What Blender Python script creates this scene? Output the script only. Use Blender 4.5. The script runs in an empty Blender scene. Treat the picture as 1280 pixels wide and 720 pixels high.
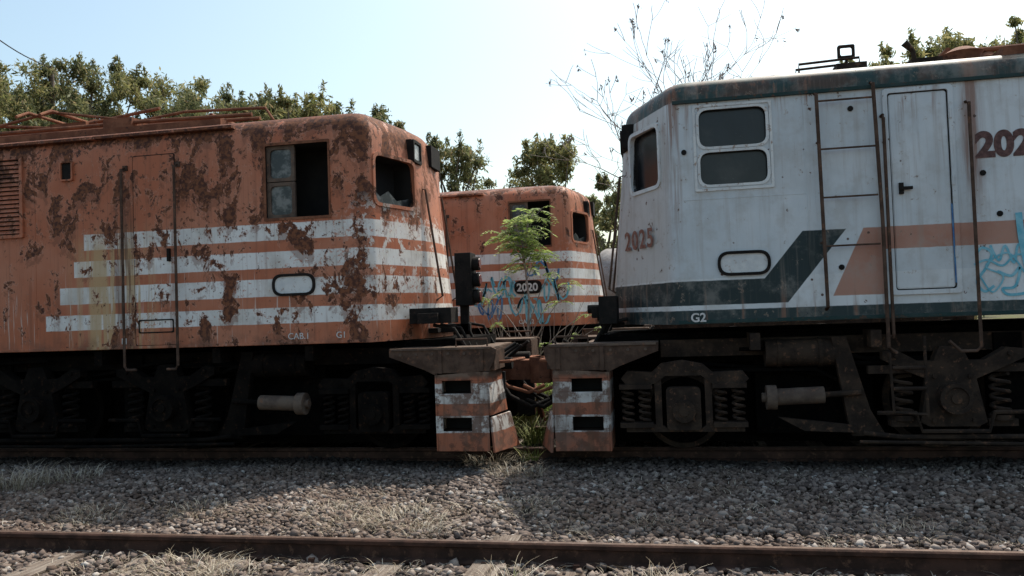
import bpy, bmesh, math, random
import numpy as np
from mathutils import Matrix, Vector
random.seed(7); rng=np.random.default_rng(7)
scene=bpy.context.scene
D2R=math.radians

# ------------------------------------------------------------------ node DSL
class NV:
    def __init__(s,g,k): s.g=g; s.k=k
    def __add__(a,b): return a.g.m('ADD',a,b)
    def __radd__(a,b): return a.g.m('ADD',b,a)
    def __sub__(a,b): return a.g.m('SUBTRACT',a,b)
    def __rsub__(a,b): return a.g.m('SUBTRACT',b,a)
    def __mul__(a,b): return a.g.m('MULTIPLY',a,b)
    __rmul__=__mul__
    def __truediv__(a,b): return a.g.m('DIVIDE',a,b)
class G:
    def __init__(s,name,rough=0.7,metal=0.0,spec=0.3):
        s.mat=bpy.data.materials.new(name); s.mat.use_nodes=True
        s.nt=s.mat.node_tree; s.n=s.nt.nodes; s.l=s.nt.links
        s.b=s.n['Principled BSDF']
        s.b.inputs['Roughness'].default_value=rough
        s.b.inputs['Metallic'].default_value=metal
        s.b.inputs['Specular IOR Level'].default_value=spec
        tc=s.n.new('ShaderNodeTexCoord'); s.P=tc.outputs['Object']
        sp=s.n.new('ShaderNodeSeparateXYZ'); s.l.new(s.P,sp.inputs[0])
        s.x=NV(s,sp.outputs[0]); s.y=NV(s,sp.outputs[1]); s.z=NV(s,sp.outputs[2])
    def put(s,inp,a):
        if isinstance(a,NV): s.l.new(a.k,inp)
        elif isinstance(a,(int,float)): inp.default_value=a
        elif isinstance(a,(tuple,list)): inp.default_value=(a[0],a[1],a[2],1) if len(inp.default_value)==4 else a
        else: s.l.new(a,inp)
    def m(s,op,a,b=0,clamp=False):
        n=s.n.new('ShaderNodeMath'); n.operation=op; n.use_clamp=clamp
        s.put(n.inputs[0],a); s.put(n.inputs[1],b); return NV(s,n.outputs[0])
    def mx(s,a,b): return s.m('MAXIMUM',a,b)
    def ss(s,v,a,b):
        n=s.n.new('ShaderNodeMapRange'); n.interpolation_type='SMOOTHSTEP'
        s.put(n.inputs[0],v)
        if a<=b:
            n.inputs[1].default_value=a; n.inputs[2].default_value=b; n.inputs[3].default_value=0; n.inputs[4].default_value=1
        else:
            n.inputs[1].default_value=b; n.inputs[2].default_value=a; n.inputs[3].default_value=1; n.inputs[4].default_value=0
        return NV(s,n.outputs[0])
    def band(s,v,a,b,e=0.004): return s.ss(v,a-e,a+e)*s.ss(v,b+e,b-e)
    def vec(s,x,y,z):
        n=s.n.new('ShaderNodeCombineXYZ'); s.put(n.inputs[0],x); s.put(n.inputs[1],y); s.put(n.inputs[2],z); return n.outputs[0]
    def noise(s,scale,detail=6,rough=0.6,vec=None,dist=0.0):
        n=s.n.new('ShaderNodeTexNoise'); n.inputs['Scale'].default_value=scale
        n.inputs['Detail'].default_value=detail; n.inputs['Roughness'].default_value=rough; n.inputs['Distortion'].default_value=dist
        s.l.new(vec if vec is not None else s.P,n.inputs['Vector']); return NV(s,n.outputs['Fac'])
    def voro(s,scale,vec=None):
        n=s.n.new('ShaderNodeTexVoronoi'); n.inputs['Scale'].default_value=scale
        s.l.new(vec if vec is not None else s.P,n.inputs['Vector']); return NV(s,n.outputs['Distance'])
    def mix(s,f,a,b):
        n=s.n.new('ShaderNodeMix'); n.data_type='RGBA'
        s.put(n.inputs[0],f); s.put(n.inputs[6],a); s.put(n.inputs[7],b); return NV(s,n.outputs[2])
    def island(s):
        n=s.n.new('ShaderNodeNewGeometry'); return NV(s,n.outputs['Random Per Island'])
    def ramp(s,f,stops):
        n=s.n.new('ShaderNodeValToRGB'); s.put(n.inputs[0],f); r=n.color_ramp
        while len(r.elements)<len(stops): r.elements.new(0.5)
        for e,(p,c) in zip(r.elements,stops): e.position=p; e.color=(*c,1)
        return NV(s,n.outputs[0])
    def bump(s,h,strength=0.4,dist=0.01):
        n=s.n.new('ShaderNodeBump'); n.inputs['Strength'].default_value=strength; n.inputs['Distance'].default_value=dist
        s.put(n.inputs['Height'],h); s.l.new(n.outputs[0],s.b.inputs['Normal'])
    def col(s,c): s.put(s.b.inputs['Base Color'],c)
    def rough(s,c): s.put(s.b.inputs['Roughness'],c)

def simple(name,c1,c2,scale=6,rough=0.7,metal=0,bump=0.2,spec=0.3):
    g=G(name,rough,metal,spec); n=g.noise(scale,5,0.65)
    g.col(g.mix(g.ss(n,0.38,0.64),c1,c2))
    if bump: g.bump(g.noise(scale*6,3,0.6),bump,0.01)
    return g.mat

# ------------------------------------------------------------------ paint
ORG=(0.42,0.128,0.060); ORGF=(0.475,0.185,0.105); RUST=(0.075,0.030,0.020); RUSTL=(0.20,0.075,0.036)
WHT=(0.76,0.74,0.71)
def paint_orange(name,peel_amt=0.0,far=False):
    g=G(name,0.62,0,0.3); lx,z=g.x,g.z
    nb=g.noise(0.9,4,0.6)
    base=g.mix(g.ss(nb,0.35,0.65),ORG,ORGF)
    w=g.noise(9,4,0.6)*0.014-0.007
    zz=z+w
    wm=None
    for (a,b,st) in [(2.63,2.82,-3.58),(2.31,2.50,-3.72),(1.99,2.19,-3.92),(1.68,1.86,-4.12)]:
        q=g.band(zz,a,b)*g.ss(lx,st-0.006,st+0.006)
        wm=q if wm is None else wm+q
    wcol=g.mix(g.ss(g.noise(2.2,5,0.6),0.38,0.72),WHT,(0.54,0.50,0.45))
    worn=g.ss(g.noise(22,6,0.7)+g.noise(1.6,3,0.5)*0.35,0.76,0.82)
    c=g.mix(wm*(1-worn*0.75),base,wcol)
    sv=g.vec(lx*11,g.y*11,z*0.55)
    st=g.noise(1,5,0.6,sv)
    c=g.mix(g.ss(st,0.54,0.70)*0.45,c,(0.22,0.08,0.045))
    sf=g.noise(1,4,0.6,g.vec(lx*34,g.y*34,z*1.2))
    c=g.mix(g.ss(sf,0.54,0.68)*0.30,c,(0.18,0.08,0.05))
    zone=g.band(lx,-3.65,-2.7,0.25)*g.ss(z,3.0,2.5)
    c=g.mix(g.ss(st,0.42,0.54)*zone*0.8,c,(0.50,0.34,0.17))
    dk=g.band(lx,-3.18,-2.92,0.06)*g.ss(z,3.6,2.9)
    c=g.mix(g.ss(sf,0.42,0.55)*dk*0.7,c,(0.13,0.06,0.035))
    sv2=g.vec(lx*26+3.1,g.y*26,z*0.9)
    c=g.mix(g.ss(g.noise(1,3,0.6,sv2),0.60,0.66)*g.band(z,1.5,2.3,0.2)*0.55,c,(0.64,0.60,0.54))
    pv=g.vec(lx,g.y,z*0.70)
    n1=g.noise(4.3,8,0.70,pv,0.35)
    top=g.ss(z,2.5,3.1)*0.050+g.ss(z,3.3,3.95)*0.03+g.ss(z,3.75,4.02)*0.09
    reg=g.ss(g.noise(0.8,2,0.5),0.36,0.60)*0.042+g.band(lx,-2.2,0.5,0.5)*0.016
    v=n1+top+reg
    t=0.640-peel_amt
    peel=g.ss(v,t,t+0.010)
    edge=g.ss(v,t-0.022,t-0.004)*(1-peel)
    c=g.mix(edge*0.5,c,(0.55,0.30,0.21))
    n2=g.noise(15,6,0.72)
    fl=g.ss(n2+top*0.8+reg*0.3,0.660-peel_amt*0.6,0.672-peel_amt*0.6)
    pk=g.mix(g.ss(g.noise(20,4,0.6),0.4,0.6),RUST,RUSTL)
    c=g.mix(g.mx(peel,fl),c,pk)
    nvv=g.noise(4.3,8,0.70,g.vec(lx,g.y,z*0.70+0.07),0.35)
    c=g.mix(g.ss(nvv+top+reg,t-0.01,t+0.03)*(1-peel)*0.5,c,(0.18,0.065,0.034))
    nose=g.ss(lx,-0.35,0.05)*g.ss(g.noise(6.5,7,0.74,None,0.2),0.555,0.57)*g.ss(z,2.0,2.4)*g.ss(z,3.2,2.8)
    c=g.mix(nose*(0.25 if far else 0.9),c,(0.70,0.66,0.60))
    c=g.mix(g.ss(lx,0.0,0.35)*g.ss(z,2.5,3.2)*0.5,c,g.mix(g.ss(n1,0.46,0.60),ORGF,RUSTL))
    c=g.mix(g.ss(z,1.66,1.44)*g.ss(g.noise(5,5,0.6),0.38,0.6)*0.6,c,(0.12,0.06,0.04))
    c=g.mix(g.ss(z,3.97,4.06)*0.85,c,g.mix(g.ss(n2,0.4,0.6),(0.20,0.065,0.036),RUST))
    g.col(c); g.rough(peel*0.3+0.55)
    g.bump(g.noise(1.1,2,0.5)*6-peel*0.6-fl*0.5+g.noise(40,3,0.6)*0.15,0.55,0.006)
    return g.mat

def paint_white():
    g=G('paint_white_green',0.5,0,0.35); lx=g.x*-1.0; z=g.z
    X=0.10-lx
    nb=g.noise(1.1,5,0.6)
    base=g.mix(g.ss(nb,0.35,0.65),(0.53,0.565,0.585),(0.63,0.65,0.66))
    base=g.mix(g.ss(lx,0.0,0.14)*0.6,base,(0.50,0.45,0.40))
    GRN=(0.012,0.026,0.028)
    w=g.noise(12,4,0.6)*0.010-0.005
    zz=z+w
    c=g.mix(g.band(zz,1.66,1.99)*0.5,base,(0.74,0.74,0.73))
    c=g.mix(g.ss(g.noise(0.7,6,0.7),0.47,0.62)*0.3,c,(0.43,0.435,0.43))
    k=X-(zz-1.75)*0.47
    circ=g.ss(k,1.595,1.605)*g.ss(X,2.10,2.09)*g.band(zz,1.77,2.43)
    strip=g.band(zz,2.21,2.43)*g.ss(X,2.08,2.09)
    oc=g.mix(g.ss(nb,0.4,0.6),(0.37,0.155,0.095),(0.42,0.205,0.14))
    c=g.mix(g.mx(circ,strip)*0.95,c,oc)
    d1=X-(zz-1.72)*0.817
    d2=X-(zz-1.97)*0.83
    sw=g.band(zz,1.72,1.97)*g.ss(d1,1.185,1.175)
    sw2=g.band(zz,1.96,2.43)*g.ss(d1,1.185,1.175)*g.ss(d2,0.96,0.97)
    c=g.mix(g.mx(sw,sw2),c,GRN)
    c=g.mix(g.ss(zz,1.675,1.665),c,(0.018,0.036,0.038))
    c=g.mix(g.ss(zz,3.825,3.835),c,g.mix(g.ss(g.noise(4,6,0.6),0.43,0.6),(0.020,0.048,0.045),(0.07,0.046,0.034)))
    sv=g.vec(X*10,g.y*10,z*0.5)
    st=g.noise(1,5,0.62,sv)
    c=g.mix(g.ss(st,0.50,0.72)*0.36,c,(0.33,0.27,0.22))
    sf=g.noise(1,4,0.6,g.vec(X*36,g.y*36,z*1.4))
    c=g.mix(g.ss(sf,0.56,0.70)*0.32*g.ss(z,1.6,3.4),c,(0.26,0.18,0.13))
    rs=g.band(X,2.86,3.02,0.05)*g.ss(z,2.3,3.0)*g.ss(st,0.40,0.55)
    rs=g.mx(rs,g.band(X,0.06,0.17,0.04)*g.ss(z,1.9,3.8)*g.ss(sf,0.42,0.55))
    rs=g.mx(rs,g.ss(z,3.35,3.84)*g.ss(st,0.53,0.64)*g.ss(g.noise(1.7,2,0.5),0.47,0.57))
    rs=g.mx(rs,g.ss(z,2.1,1.6)*g.ss(st,0.55,0.66)*0.7)
    c=g.mix(rs*0.8,c,(0.22,0.085,0.042))
    n2=g.noise(9,7,0.72); n3=g.noise(26,4,0.6)
    nose=g.ss(lx,-0.25,0.1)*0.03+g.ss(z,3.4,3.85)*0.02
    ch=g.ss(n2+nose,0.665,0.675)
    vd=g.ss(g.voro(5.5),0.10,0.07)*g.ss(n3,0.46,0.50)
    c=g.mix(g.ss(n2+nose,0.61,0.66)*0.5,c,(0.38,0.28,0.21))
    c=g.mix(g.mx(ch,vd),c,(0.085,0.04,0.028))
    c=g.mix(g.ss(g.noise(2.6,7,0.7),0.47,0.66)*0.35,c,(0.36,0.325,0.285))
    g.col(c); g.rough(ch*0.4+g.noise(4,3,0.5)*0.15+0.45)
    g.bump(g.noise(1.3,2,0.5)*6-ch*0.5+n3*0.1,0.55,0.006)
    return g.mat

def grimy(name,c1,c2,c3,spec=0.2,rough=0.85):
    g=G(name,rough,0,spec)
    c=g.mix(g.ss(g.noise(5,5,0.65),0.4,0.62),c1,c2)
    c=g.mix(g.ss(g.noise(14,5,0.7),0.56,0.68),c,c3)
    g.col(c); g.bump(g.noise(40,3,0.6),0.35,0.01); return g.mat

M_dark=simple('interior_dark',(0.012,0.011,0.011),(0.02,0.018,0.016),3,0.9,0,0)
M_grime=grimy('grimy_iron',(0.026,0.018,0.014),(0.052,0.034,0.024),(0.12,0.062,0.038),0.12)
M_grimed=grimy('grimy_iron_dark',(0.009,0.008,0.007),(0.018,0.014,0.012),(0.036,0.022,0.016))
M_black=grimy('shaded_black',(0.003,0.0025,0.0025),(0.006,0.005,0.004),(0.014,0.009,0.007),0.05,0.95)  # near-black: the dark under the locos is put into the colour
M_gear2=grimy('shaded_iron',(0.005,0.004,0.0035),(0.010,0.0075,0.006),(0.030,0.016,0.010),0.06,0.95)  # darker copy of the grimy iron, underframe shade painted in
M_rust=grimy('rusty_steel',(0.15,0.058,0.032),(0.24,0.10,0.055),(0.07,0.033,0.023))
M_rustgrey=grimy('dusty_iron',(0.14,0.10,0.075),(0.085,0.058,0.045),(0.18,0.095,0.06))
M_deck=grimy('rusty_deck',(0.060,0.037,0.027),(0.105,0.066,0.048),(0.16,0.08,0.05),0.12)
M_railbody=grimy('rail_rust',(0.036,0.021,0.016),(0.070,0.037,0.027),(0.12,0.065,0.043),0.12)
M_railtop=simple('rail_head',(0.10,0.062,0.046),(0.16,0.11,0.085),14,0.5,0.3,0.1)
M_trimw=grimy('white_frame',(0.58,0.585,0.58),(0.68,0.68,0.66),(0.34,0.23,0.17))
M_green=grimy('green_trim',(0.022,0.048,0.046),(0.036,0.058,0.056),(0.10,0.055,0.036))
M_lens=simple('lamp_lens',(0.35,0.35,0.33),(0.5,0.5,0.48),8,0.15,0,0,0.6)
M_red=simple('red_lens',(0.10,0.012,0.012),(0.16,0.03,0.025),8,0.25,0,0,0.6)
M_txtd=simple('stencil_paint',(0.075,0.034,0.030),(0.15,0.075,0.065),20,0.6,0,0)
M_txto=simple('faded_red_paint',(0.18,0.07,0.048),(0.30,0.15,0.11),24,0.7,0,0)
M_txtw=simple('lettering_white',(0.5,0.49,0.47),(0.70,0.68,0.66),20,0.6,0,0)
M_spray=simple('spray_cyan',(0.12,0.40,0.50),(0.26,0.52,0.60),9,0.6,0,0)
M_sprayb=simple('spray_blue',(0.05,0.13,0.30),(0.12,0.26,0.44),9,0.6,0,0)
g=G('dusty_glass',0.18,0,0.4); g.col(g.mix(g.ss(g.noise(3,5,0.6),0.45,0.75),(0.012,0.013,0.015),(0.045,0.045,0.043))); g.rough(g.noise(6,4,0.6)*0.25+0.10); M_glass=g.mat
g=G('leafy_dust_glass',0.3,0,0.4); g.col(g.mix(g.ss(g.noise(7,5,0.7),0.42,0.62),(0.03,0.035,0.035),(0.17,0.17,0.16))); M_glassd=g.mat
def pilot_mat(name,whc,oc):
    g=G(name,0.75,0,0.2); z=g.z+(g.noise(10,4,0.6)*0.03-0.015)
    c=g.mix(g.band(z,0.75,0.97)+g.band(z,0.44,0.62),oc,whc)
    n=g.noise(7,7,0.7)
    c=g.mix(g.ss(n,0.47,0.57)*0.85,c,(0.12,0.055,0.036))
    c=g.mix(g.ss(g.noise(1,4,0.6,g.vec(g.x*16,g.y*16,g.z*1.5)),0.48,0.66)*0.6,c,(0.13,0.07,0.045))
    c=g.mix(g.ss(z,1.0,1.06),c,g.mix(g.ss(n,0.45,0.55),(0.10,0.06,0.042),(0.18,0.12,0.088)))
    c=g.mix(g.ss(g.noise(3,5,0.6),0.42,0.65)*0.5,c,(0.17,0.115,0.09))
    g.col(c); g.bump(n,0.4,0.01); return g.mat
M_pilot=pilot_mat('pilot_paint',(0.62,0.59,0.55),(0.36,0.125,0.068))
M_pilot2=pilot_mat('pilot_paint_b',(0.55,0.52,0.49),(0.32,0.115,0.066))

# ------------------------------------------------------------------ mesh builder
def fillet(poly,rad,k=5,closed=True):
    out=[]; n=len(poly)
    for i,p in enumerate(poly):
        r=rad[i] if isinstance(rad,(list,tuple)) else rad
        if r<=0: out.append(tuple(p)); continue
        a=Vector(poly[i-1]); b=Vector(p); c=Vector(poly[(i+1)%n])
        p0=b+(a-b).normalized()*min(r,(a-b).length*0.49); p1=b+(c-b).normalized()*min(r,(c-b).length*0.49)
        for j in range(k+1):
            t=j/k; q=p0*(1-t)**2+b*2*t*(1-t)+p1*t*t; out.append(tuple(q))
    return out
def rrect(x0,x1,y0,y1,r,k=5): return fillet([(x0,y0),(x1,y0),(x1,y1),(x0,y1)],r,k)
class MB:
    def __init__(s): s.v=[]; s.f=[]; s.mi=[]
    def add(s,vs,fs,m=0):
        o=len(s.v); s.v+= [tuple(v) for v in vs]; s.f+=[tuple(i+o for i in f) for f in fs]; s.mi+=[m]*len(fs)
    def box(s,x0,x1,y0,y1,z0,z1,m=0):
        s.add([(x0,y0,z0),(x1,y0,z0),(x1,y1,z0),(x0,y1,z0),(x0,y0,z1),(x1,y0,z1),(x1,y1,z1),(x0,y1,z1)],
              [(0,3,2,1),(4,5,6,7),(0,1,5,4),(1,2,6,5),(2,3,7,6),(3,0,4,7)],m)
    def prism(s,poly,o,u,v,n,d0,d1,m=0):
        o,u,v,n=map(Vector,(o,u,v,n)); N=len(poly)
        vs=[o+u*a+v*b+n*d0 for a,b in poly]+[o+u*a+v*b+n*d1 for a,b in poly]
        fs=[tuple(range(N))[::-1],tuple(range(N,2*N))]+[(i,(i+1)%N,N+(i+1)%N,N+i) for i in range(N)]
        s.add(vs,fs,m)
    def ring(s,pa,pb,o,u,v,n,d0,d1,m=0):
        o,u,v,n=map(Vector,(o,u,v,n)); N=len(pa)
        A0=[o+u*a+v*b+n*d0 for a,b in pa];A1=[o+u*a+v*b+n*d1 for a,b in pa]
        B0=[o+u*a+v*b+n*d0 for a,b in pb];B1=[o+u*a+v*b+n*d1 for a,b in pb]
        fs=[]
        for i in range(N):
            j=(i+1)%N
            fs+=[(i,j,N+j,N+i),(N+i,N+j,3*N+j,3*N+i),(3*N+i,3*N+j,2*N+j,2*N+i),(2*N+i,2*N+j,j,i)]
        s.add(A0+A1+B0+B1,fs,m)
    def tube(s,path,r,n=8,m=0):
        path=[Vector(p) for p in path]; K=len(path); vs=[]; up=Vector((0.123,0.31,0.94)).normalized(); fs=[]
        for i,p in enumerate(path):
            d=(path[min(i+1,K-1)]-path[max(i-1,0)]).normalized()
            a=d.cross(up)
            if a.length<0.05: a=d.cross(Vector((1,0,0)))
            a.normalize(); b=a.cross(d).normalized(); rr=r[i] if isinstance(r,(list,tuple)) else r
            for j in range(n):
                t=2*math.pi*j/n; vs.append(p+a*math.cos(t)*rr+b*math.sin(t)*rr)
        for i in range(K-1):
            for j in range(n):
                k=(j+1)%n; fs.append((i*n+j,i*n+k,(i+1)*n+k,(i+1)*n+j))
        fs+=[tuple(range(n))[::-1],tuple(range((K-1)*n,K*n))]
        s.add(vs,fs,m)
    def cyl(s,p0,p1,r,n=20,m=0): s.tube([p0,p1],r,n,m)
    def coil(s,c,h,R,r,turns=4,m=0):
        s.tube([(c[0]+R*math.cos(t*2*math.pi*turns/48),c[1]+R*math.sin(t*2*math.pi*turns/48),c[2]+h*t/48) for t in range(49)],r,6,m)
    def obj(s,name,mats,parent=None,mir=1,loc=(0,0,0),bevel=0,ang=35):
        me=bpy.data.meshes.new(name)
        vs=[(v[0]*mir,v[1],v[2]) for v in s.v]
        me.from_pydata(vs,[],s.f)
        for mt in mats: me.materials.append(mt)
        me.polygons.foreach_set('material_index',s.mi)
        bm=bmesh.new(); bm.from_mesh(me); bmesh.ops.recalc_face_normals(bm,faces=bm.faces); bm.to_mesh(me); bm.free()
        me.polygons.foreach_set('use_smooth',[True]*len(me.polygons)); me.set_sharp_from_angle(angle=D2R(ang))
        ob=bpy.data.objects.new(name,me); scene.collection.objects.link(ob); ob.location=loc
        if parent: ob.parent=parent
        if bevel:
            b=ob.modifiers.new('bevel','BEVEL'); b.width=bevel; b.segments=2; b.limit_method='ANGLE'; b.angle_limit=D2R(40)
        return ob
def empty(name,loc):
    e=bpy.data.objects.new(name,None); e.location=loc; scene.collection.objects.link(e); e.empty_display_size=0.2; return e
def text(body,size,mat,parent,o,u,n,off=0.008,extr=0.002,shear=0,name='lettering',bold=0.006,space=1.0):
    cu=bpy.data.curves.new(name,'FONT'); cu.body=body; cu.size=size; cu.extrude=extr; cu.offset=bold; cu.shear=shear; cu.space_character=space
    cu.materials.append(mat); ob=bpy.data.objects.new(name,cu); scene.collection.objects.link(ob)
    u=Vector(u).normalized(); n=Vector(n).normalized(); v=n.cross(u)
    R=Matrix((u,v,n)).transposed().to_4x4(); R.translation=Vector(o)+n*off
    ob.parent=parent; ob.matrix_local=R; return ob

# ------------------------------------------------------------------ locomotive
W=1.5; FW=0.4
def build_loco(X0,Yc,mir,paint,pilot,kind,eb,et,L=14.0):
    root=empty('electric_locomotive',(X0,Yc,0))
    z0=1.44 if kind!='white' else 1.53
    def outline(i,z):
        t=min(max((z-1.9)/(3.9-1.9),0),1); e=eb+(et-eb)*t
        w=W-i
        pts=[(-L,-w),(-i*0.6,-w),(e-i,-FW),(e+0.04-i,0.0),(e-i,FW),(-i*0.6,w),(-L,w)]
        return fillet(pts,[0,0.16,0.10,0,0.10,0.16,0],5)
    rings=[]
    if kind=='white': zt,r=3.90,0.16
    else: zt,r=3.80,0.27
    zs=[z0,z0+0.05,1.9,2.4,2.9,3.3,3.6,zt]
    for z in zs: rings.append((outline(0,z),z))
    for a in (15,30,45,60,75,90):
        a=D2R(a); rings.append((outline(r*(1-math.cos(a)),zt),zt+r*math.sin(a)))
    for i,dz in ((r+0.25,0.06),(r+0.55,0.11),(r+0.9,0.14)): rings.append((outline(i,zt),zt+r+dz))
    N=len(rings[0][0]); vs=[];fs=[]
    for ol,z in rings: vs+=[(a,b,z) for a,b in ol]
    for k in range(len(rings)-1):
        for j in range(N):
            q=(j+1)%N; fs.append((k*N+j,k*N+q,(k+1)*N+q,(k+1)*N+j))
    fs+=[tuple(range(N))[::-1],tuple(range((len(rings)-1)*N,len(rings)*N))]
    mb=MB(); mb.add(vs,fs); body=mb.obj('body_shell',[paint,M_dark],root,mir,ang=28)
    S=dict(o=(0,-W,0),u=(1,0,0),v=(0,0,1),n=(0,-1,0))
    em=(eb+et)/2-0.03
    Lc=math.hypot(em+0.03,W-FW); uu=((em+0.03)/Lc,(W-FW)/Lc,0); nn=((W-FW)/Lc,-(em+0.03)/Lc,0)
    C=dict(o=(0,-W,0),u=uu,v=(0,0,1),n=nn)
    cut=MB(); fr=MB(); gl=MB(); pl=MB()
    def opening(F,x0,x1,y0,y1,r,depth=0.3): cut.prism(rrect(x0,x1,y0,y1,r),F['o'],F['u'],F['v'],F['n'],-depth,0.2,0)
    if kind=='white':
        for (a,b) in ((3.335,3.725),(2.945,3.285)):
            opening(S,-0.945,-0.275,a,b,0.10,0.25)
            gl.prism(rrect(-0.95,-0.27,a-0.01,b+0.01,0.10),S['o'],S['u'],S['v'],S['n'],-0.07,-0.055,0)
        fr.ring(rrect(-1.0,-0.22,2.885,3.775,0.02),rrect(-0.975,-0.245,2.91,3.75,0.02),S['o'],S['u'],S['v'],S['n'],0,0.014,0)
        for (a,b) in ((3.335,3.725),(2.945,3.285)):
            fr.ring(rrect(-0.968,-0.252,a-0.022,b+0.022,0.115),rrect(-0.94,-0.28,a+0.004,b-0.004,0.098),S['o'],S['u'],S['v'],S['n'],-0.01,0.010,0)
        cw=(0.30,0.95,3.03,3.66)
    else:
        sh=0.0 if kind=='orange' else 0.1
        x0,x1=-1.20+sh,-0.44+sh; a,b=2.88+sh*0.6,3.71+sh*0.6
        opening(S,x0,x1,a,b,0.02,0.45)
        fr.ring(rrect(x0-0.03,x1+0.02,a-0.03,b+0.03,0.01),rrect(x0,x1,a,b,0.01),S['o'],S['u'],S['v'],S['n'],-0.01,0.012,1)
        xm=x0+0.34
        for (p,q) in ((a+0.02,(a+b)/2-0.025),((a+b)/2+0.025,b-0.02)):
            fr.ring(rrect(x0+0.0,xm,p-0.02,q+0.02,0.01),rrect(x0+0.04,xm-0.04,p+0.02,q-0.02,0.06),S['o'],S['u'],S['v'],S['n'],-0.06,-0.025,3)
            gl.prism(rrect(x0+0.02,xm-0.02,p,q,0.03),S['o'],S['u'],S['v'],S['n'],-0.055,-0.045,1)
        cw=(0.17,0.93,3.02,3.56)
    opening(C,cw[0],cw[1],cw[2],cw[3],0.09,0.30)
    fr.ring(rrect(cw[0]-0.04,cw[1]+0.04,cw[2]-0.04,cw[3]+0.04,0.11),rrect(cw[0],cw[1],cw[2],cw[3],0.09),C['o'],C['u'],C['v'],C['n'],-0.05,0.010,0 if kind=='white' else 2)
    if kind=='white': gl.prism(rrect(cw[0]-0.01,cw[1]+0.01,cw[2]-0.01,cw[3]+0.01,0.09),C['o'],C['u'],C['v'],C['n'],-0.10,-0.08,0)
    else:
        gl.prism([(cw[0],cw[2]),(cw[1],cw[2]),(cw[1],cw[2]+0.12),(cw[0]+0.52,cw[2]+0.07),(cw[0]+0.36,cw[2]+0.17),(cw[0]+0.2,cw[2]+0.09),(cw[0],cw[2]+0.22)],C['o'],C['u'],C['v'],C['n'],-0.10,-0.09,1)
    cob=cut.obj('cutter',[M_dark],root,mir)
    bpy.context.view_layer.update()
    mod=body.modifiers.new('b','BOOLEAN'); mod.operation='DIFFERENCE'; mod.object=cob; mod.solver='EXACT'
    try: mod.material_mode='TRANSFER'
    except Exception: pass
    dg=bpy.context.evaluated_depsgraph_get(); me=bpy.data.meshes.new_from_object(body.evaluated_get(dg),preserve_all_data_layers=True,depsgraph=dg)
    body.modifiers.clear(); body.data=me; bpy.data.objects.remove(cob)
    me.set_sharp_from_angle(angle=D2R(28))
    gl.obj('window_glass',[M_glass,M_glassd],root,mir)
    fr.obj('window_frames',[M_trimw,M_rust,paint,M_rustgrey],root,mir)
    pc={'white':(-0.67,2.135),'orange':(-0.89,2.115),'far':(-0.80,2.175)}[kind]
    a=0.26;b=0.125
    P1=rrect(pc[0]-a,pc[0]+a,pc[1]-b,pc[1]+b,0.12,8);P2=rrect(pc[0]-a+.03,pc[0]+a-.03,pc[1]-b+.03,pc[1]+b-.03,0.095,8)
    pl.ring(P1,P2,S['o'],S['u'],S['v'],S['n'],-0.002,0.022,0)
    pl.prism(P2,S['o'],S['u'],S['v'],S['n'],-0.002,0.008,1 if kind!='far' else 0)
    pl.obj('number_plate',[M_grimed,M_trimw],root,mir)
    if kind=='far':
        text('2020',0.20,M_txtw,root,(mir*pc[0]-0.215,-W,pc[1]-0.07),(1,0,0),(0,-1,0),0.012)
    dt=MB()
    if kind=='white':
        d0,d1,e0,e1=-2.64,-2.09,1.80,3.74
        dt.prism(rrect(d0+.02,d1-.02,e0+.02,e1-.02,0.03),S['o'],S['u'],S['v'],S['n'],-0.01,0.006,0)
        dt.ring(rrect(d0-.045,d1+.045,e0-.045,e1+.045,0.04),rrect(d0,d1,e0,e1,0.03),S['o'],S['u'],S['v'],S['n'],-0.01,0.022,0)
        dt.ring(rrect(d0,d1,e0,e1,0.03),rrect(d0+.012,d1-.012,e0+.012,e1-.012,0.03),S['o'],S['u'],S['v'],S['n'],-0.01,0.003,1)
        dt.box(-2.28,-2.16,-W-0.045,-W-0.02,2.78,2.81,1); dt.box(-2.20,-2.16,-W-0.035,-W,2.74,2.85,1)
        for hz in (2.1,2.8,3.45): dt.cyl((d0-0.01,-W-0.02,hz),(d0-0.01,-W-0.02,hz+0.1),0.016,8,0)
        dt.box(-L,-0.02,-W-0.03,-W,3.80,3.835,2)
        dt.box(-L,-0.0,-W-0.012,-W,1.535,1.57,2)
        for i,px in enumerate((-1.30,-3.55,-5.5)): dt.box(px-0.006,px+0.006,-W-0.003,-W,1.6,3.8,0)
        dt.box(-1.3,-0.1,-W-0.003,-W,2.80,2.806,0)
        for (bx_,bz_) in ((-1.75,3.62),(-2.92,2.9),(-3.05,2.5),(-0.12,3.3),(-1.6,2.05)): dt.cyl((bx_,-W-0.012,bz_),(bx_,-W,bz_),0.028,10,1)
    else:
        d0,d1,e0,e1=-2.91,-2.35,1.47,3.72
        dt.prism(rrect(d0+.012,d1-.012,e0+.012,e1-.012,0.03),S['o'],S['u'],S['v'],S['n'],-0.01,0.010,0)
        dt.ring(rrect(d0,d1,e0,e1,0.03),rrect(d0+.010,d1-.010,e0+.010,e1-.010,0.03),S['o'],S['u'],S['v'],S['n'],-0.01,0.002,1)
        dt.ring(rrect(d0+.05,d1-.05,1.62,1.78,0.02),rrect(d0+.065,d1-.065,1.635,1.765,0.02),S['o'],S['u'],S['v'],S['n'],0.0,0.016,1)
        dt.box(-2.45,-2.42,-W-0.05,-W,2.45,2.60,1)
        dt.box(-L,-0.05,-W-0.02,-W,1.445,1.475,0)
        lx1=-4.40
        dt.ring(rrect(-6.3,lx1,2.83,3.83,0.02),rrect(-6.26,lx1-.04,2.87,3.79,0.02),S['o'],S['u'],S['v'],S['n'],0,0.03,0)
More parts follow.
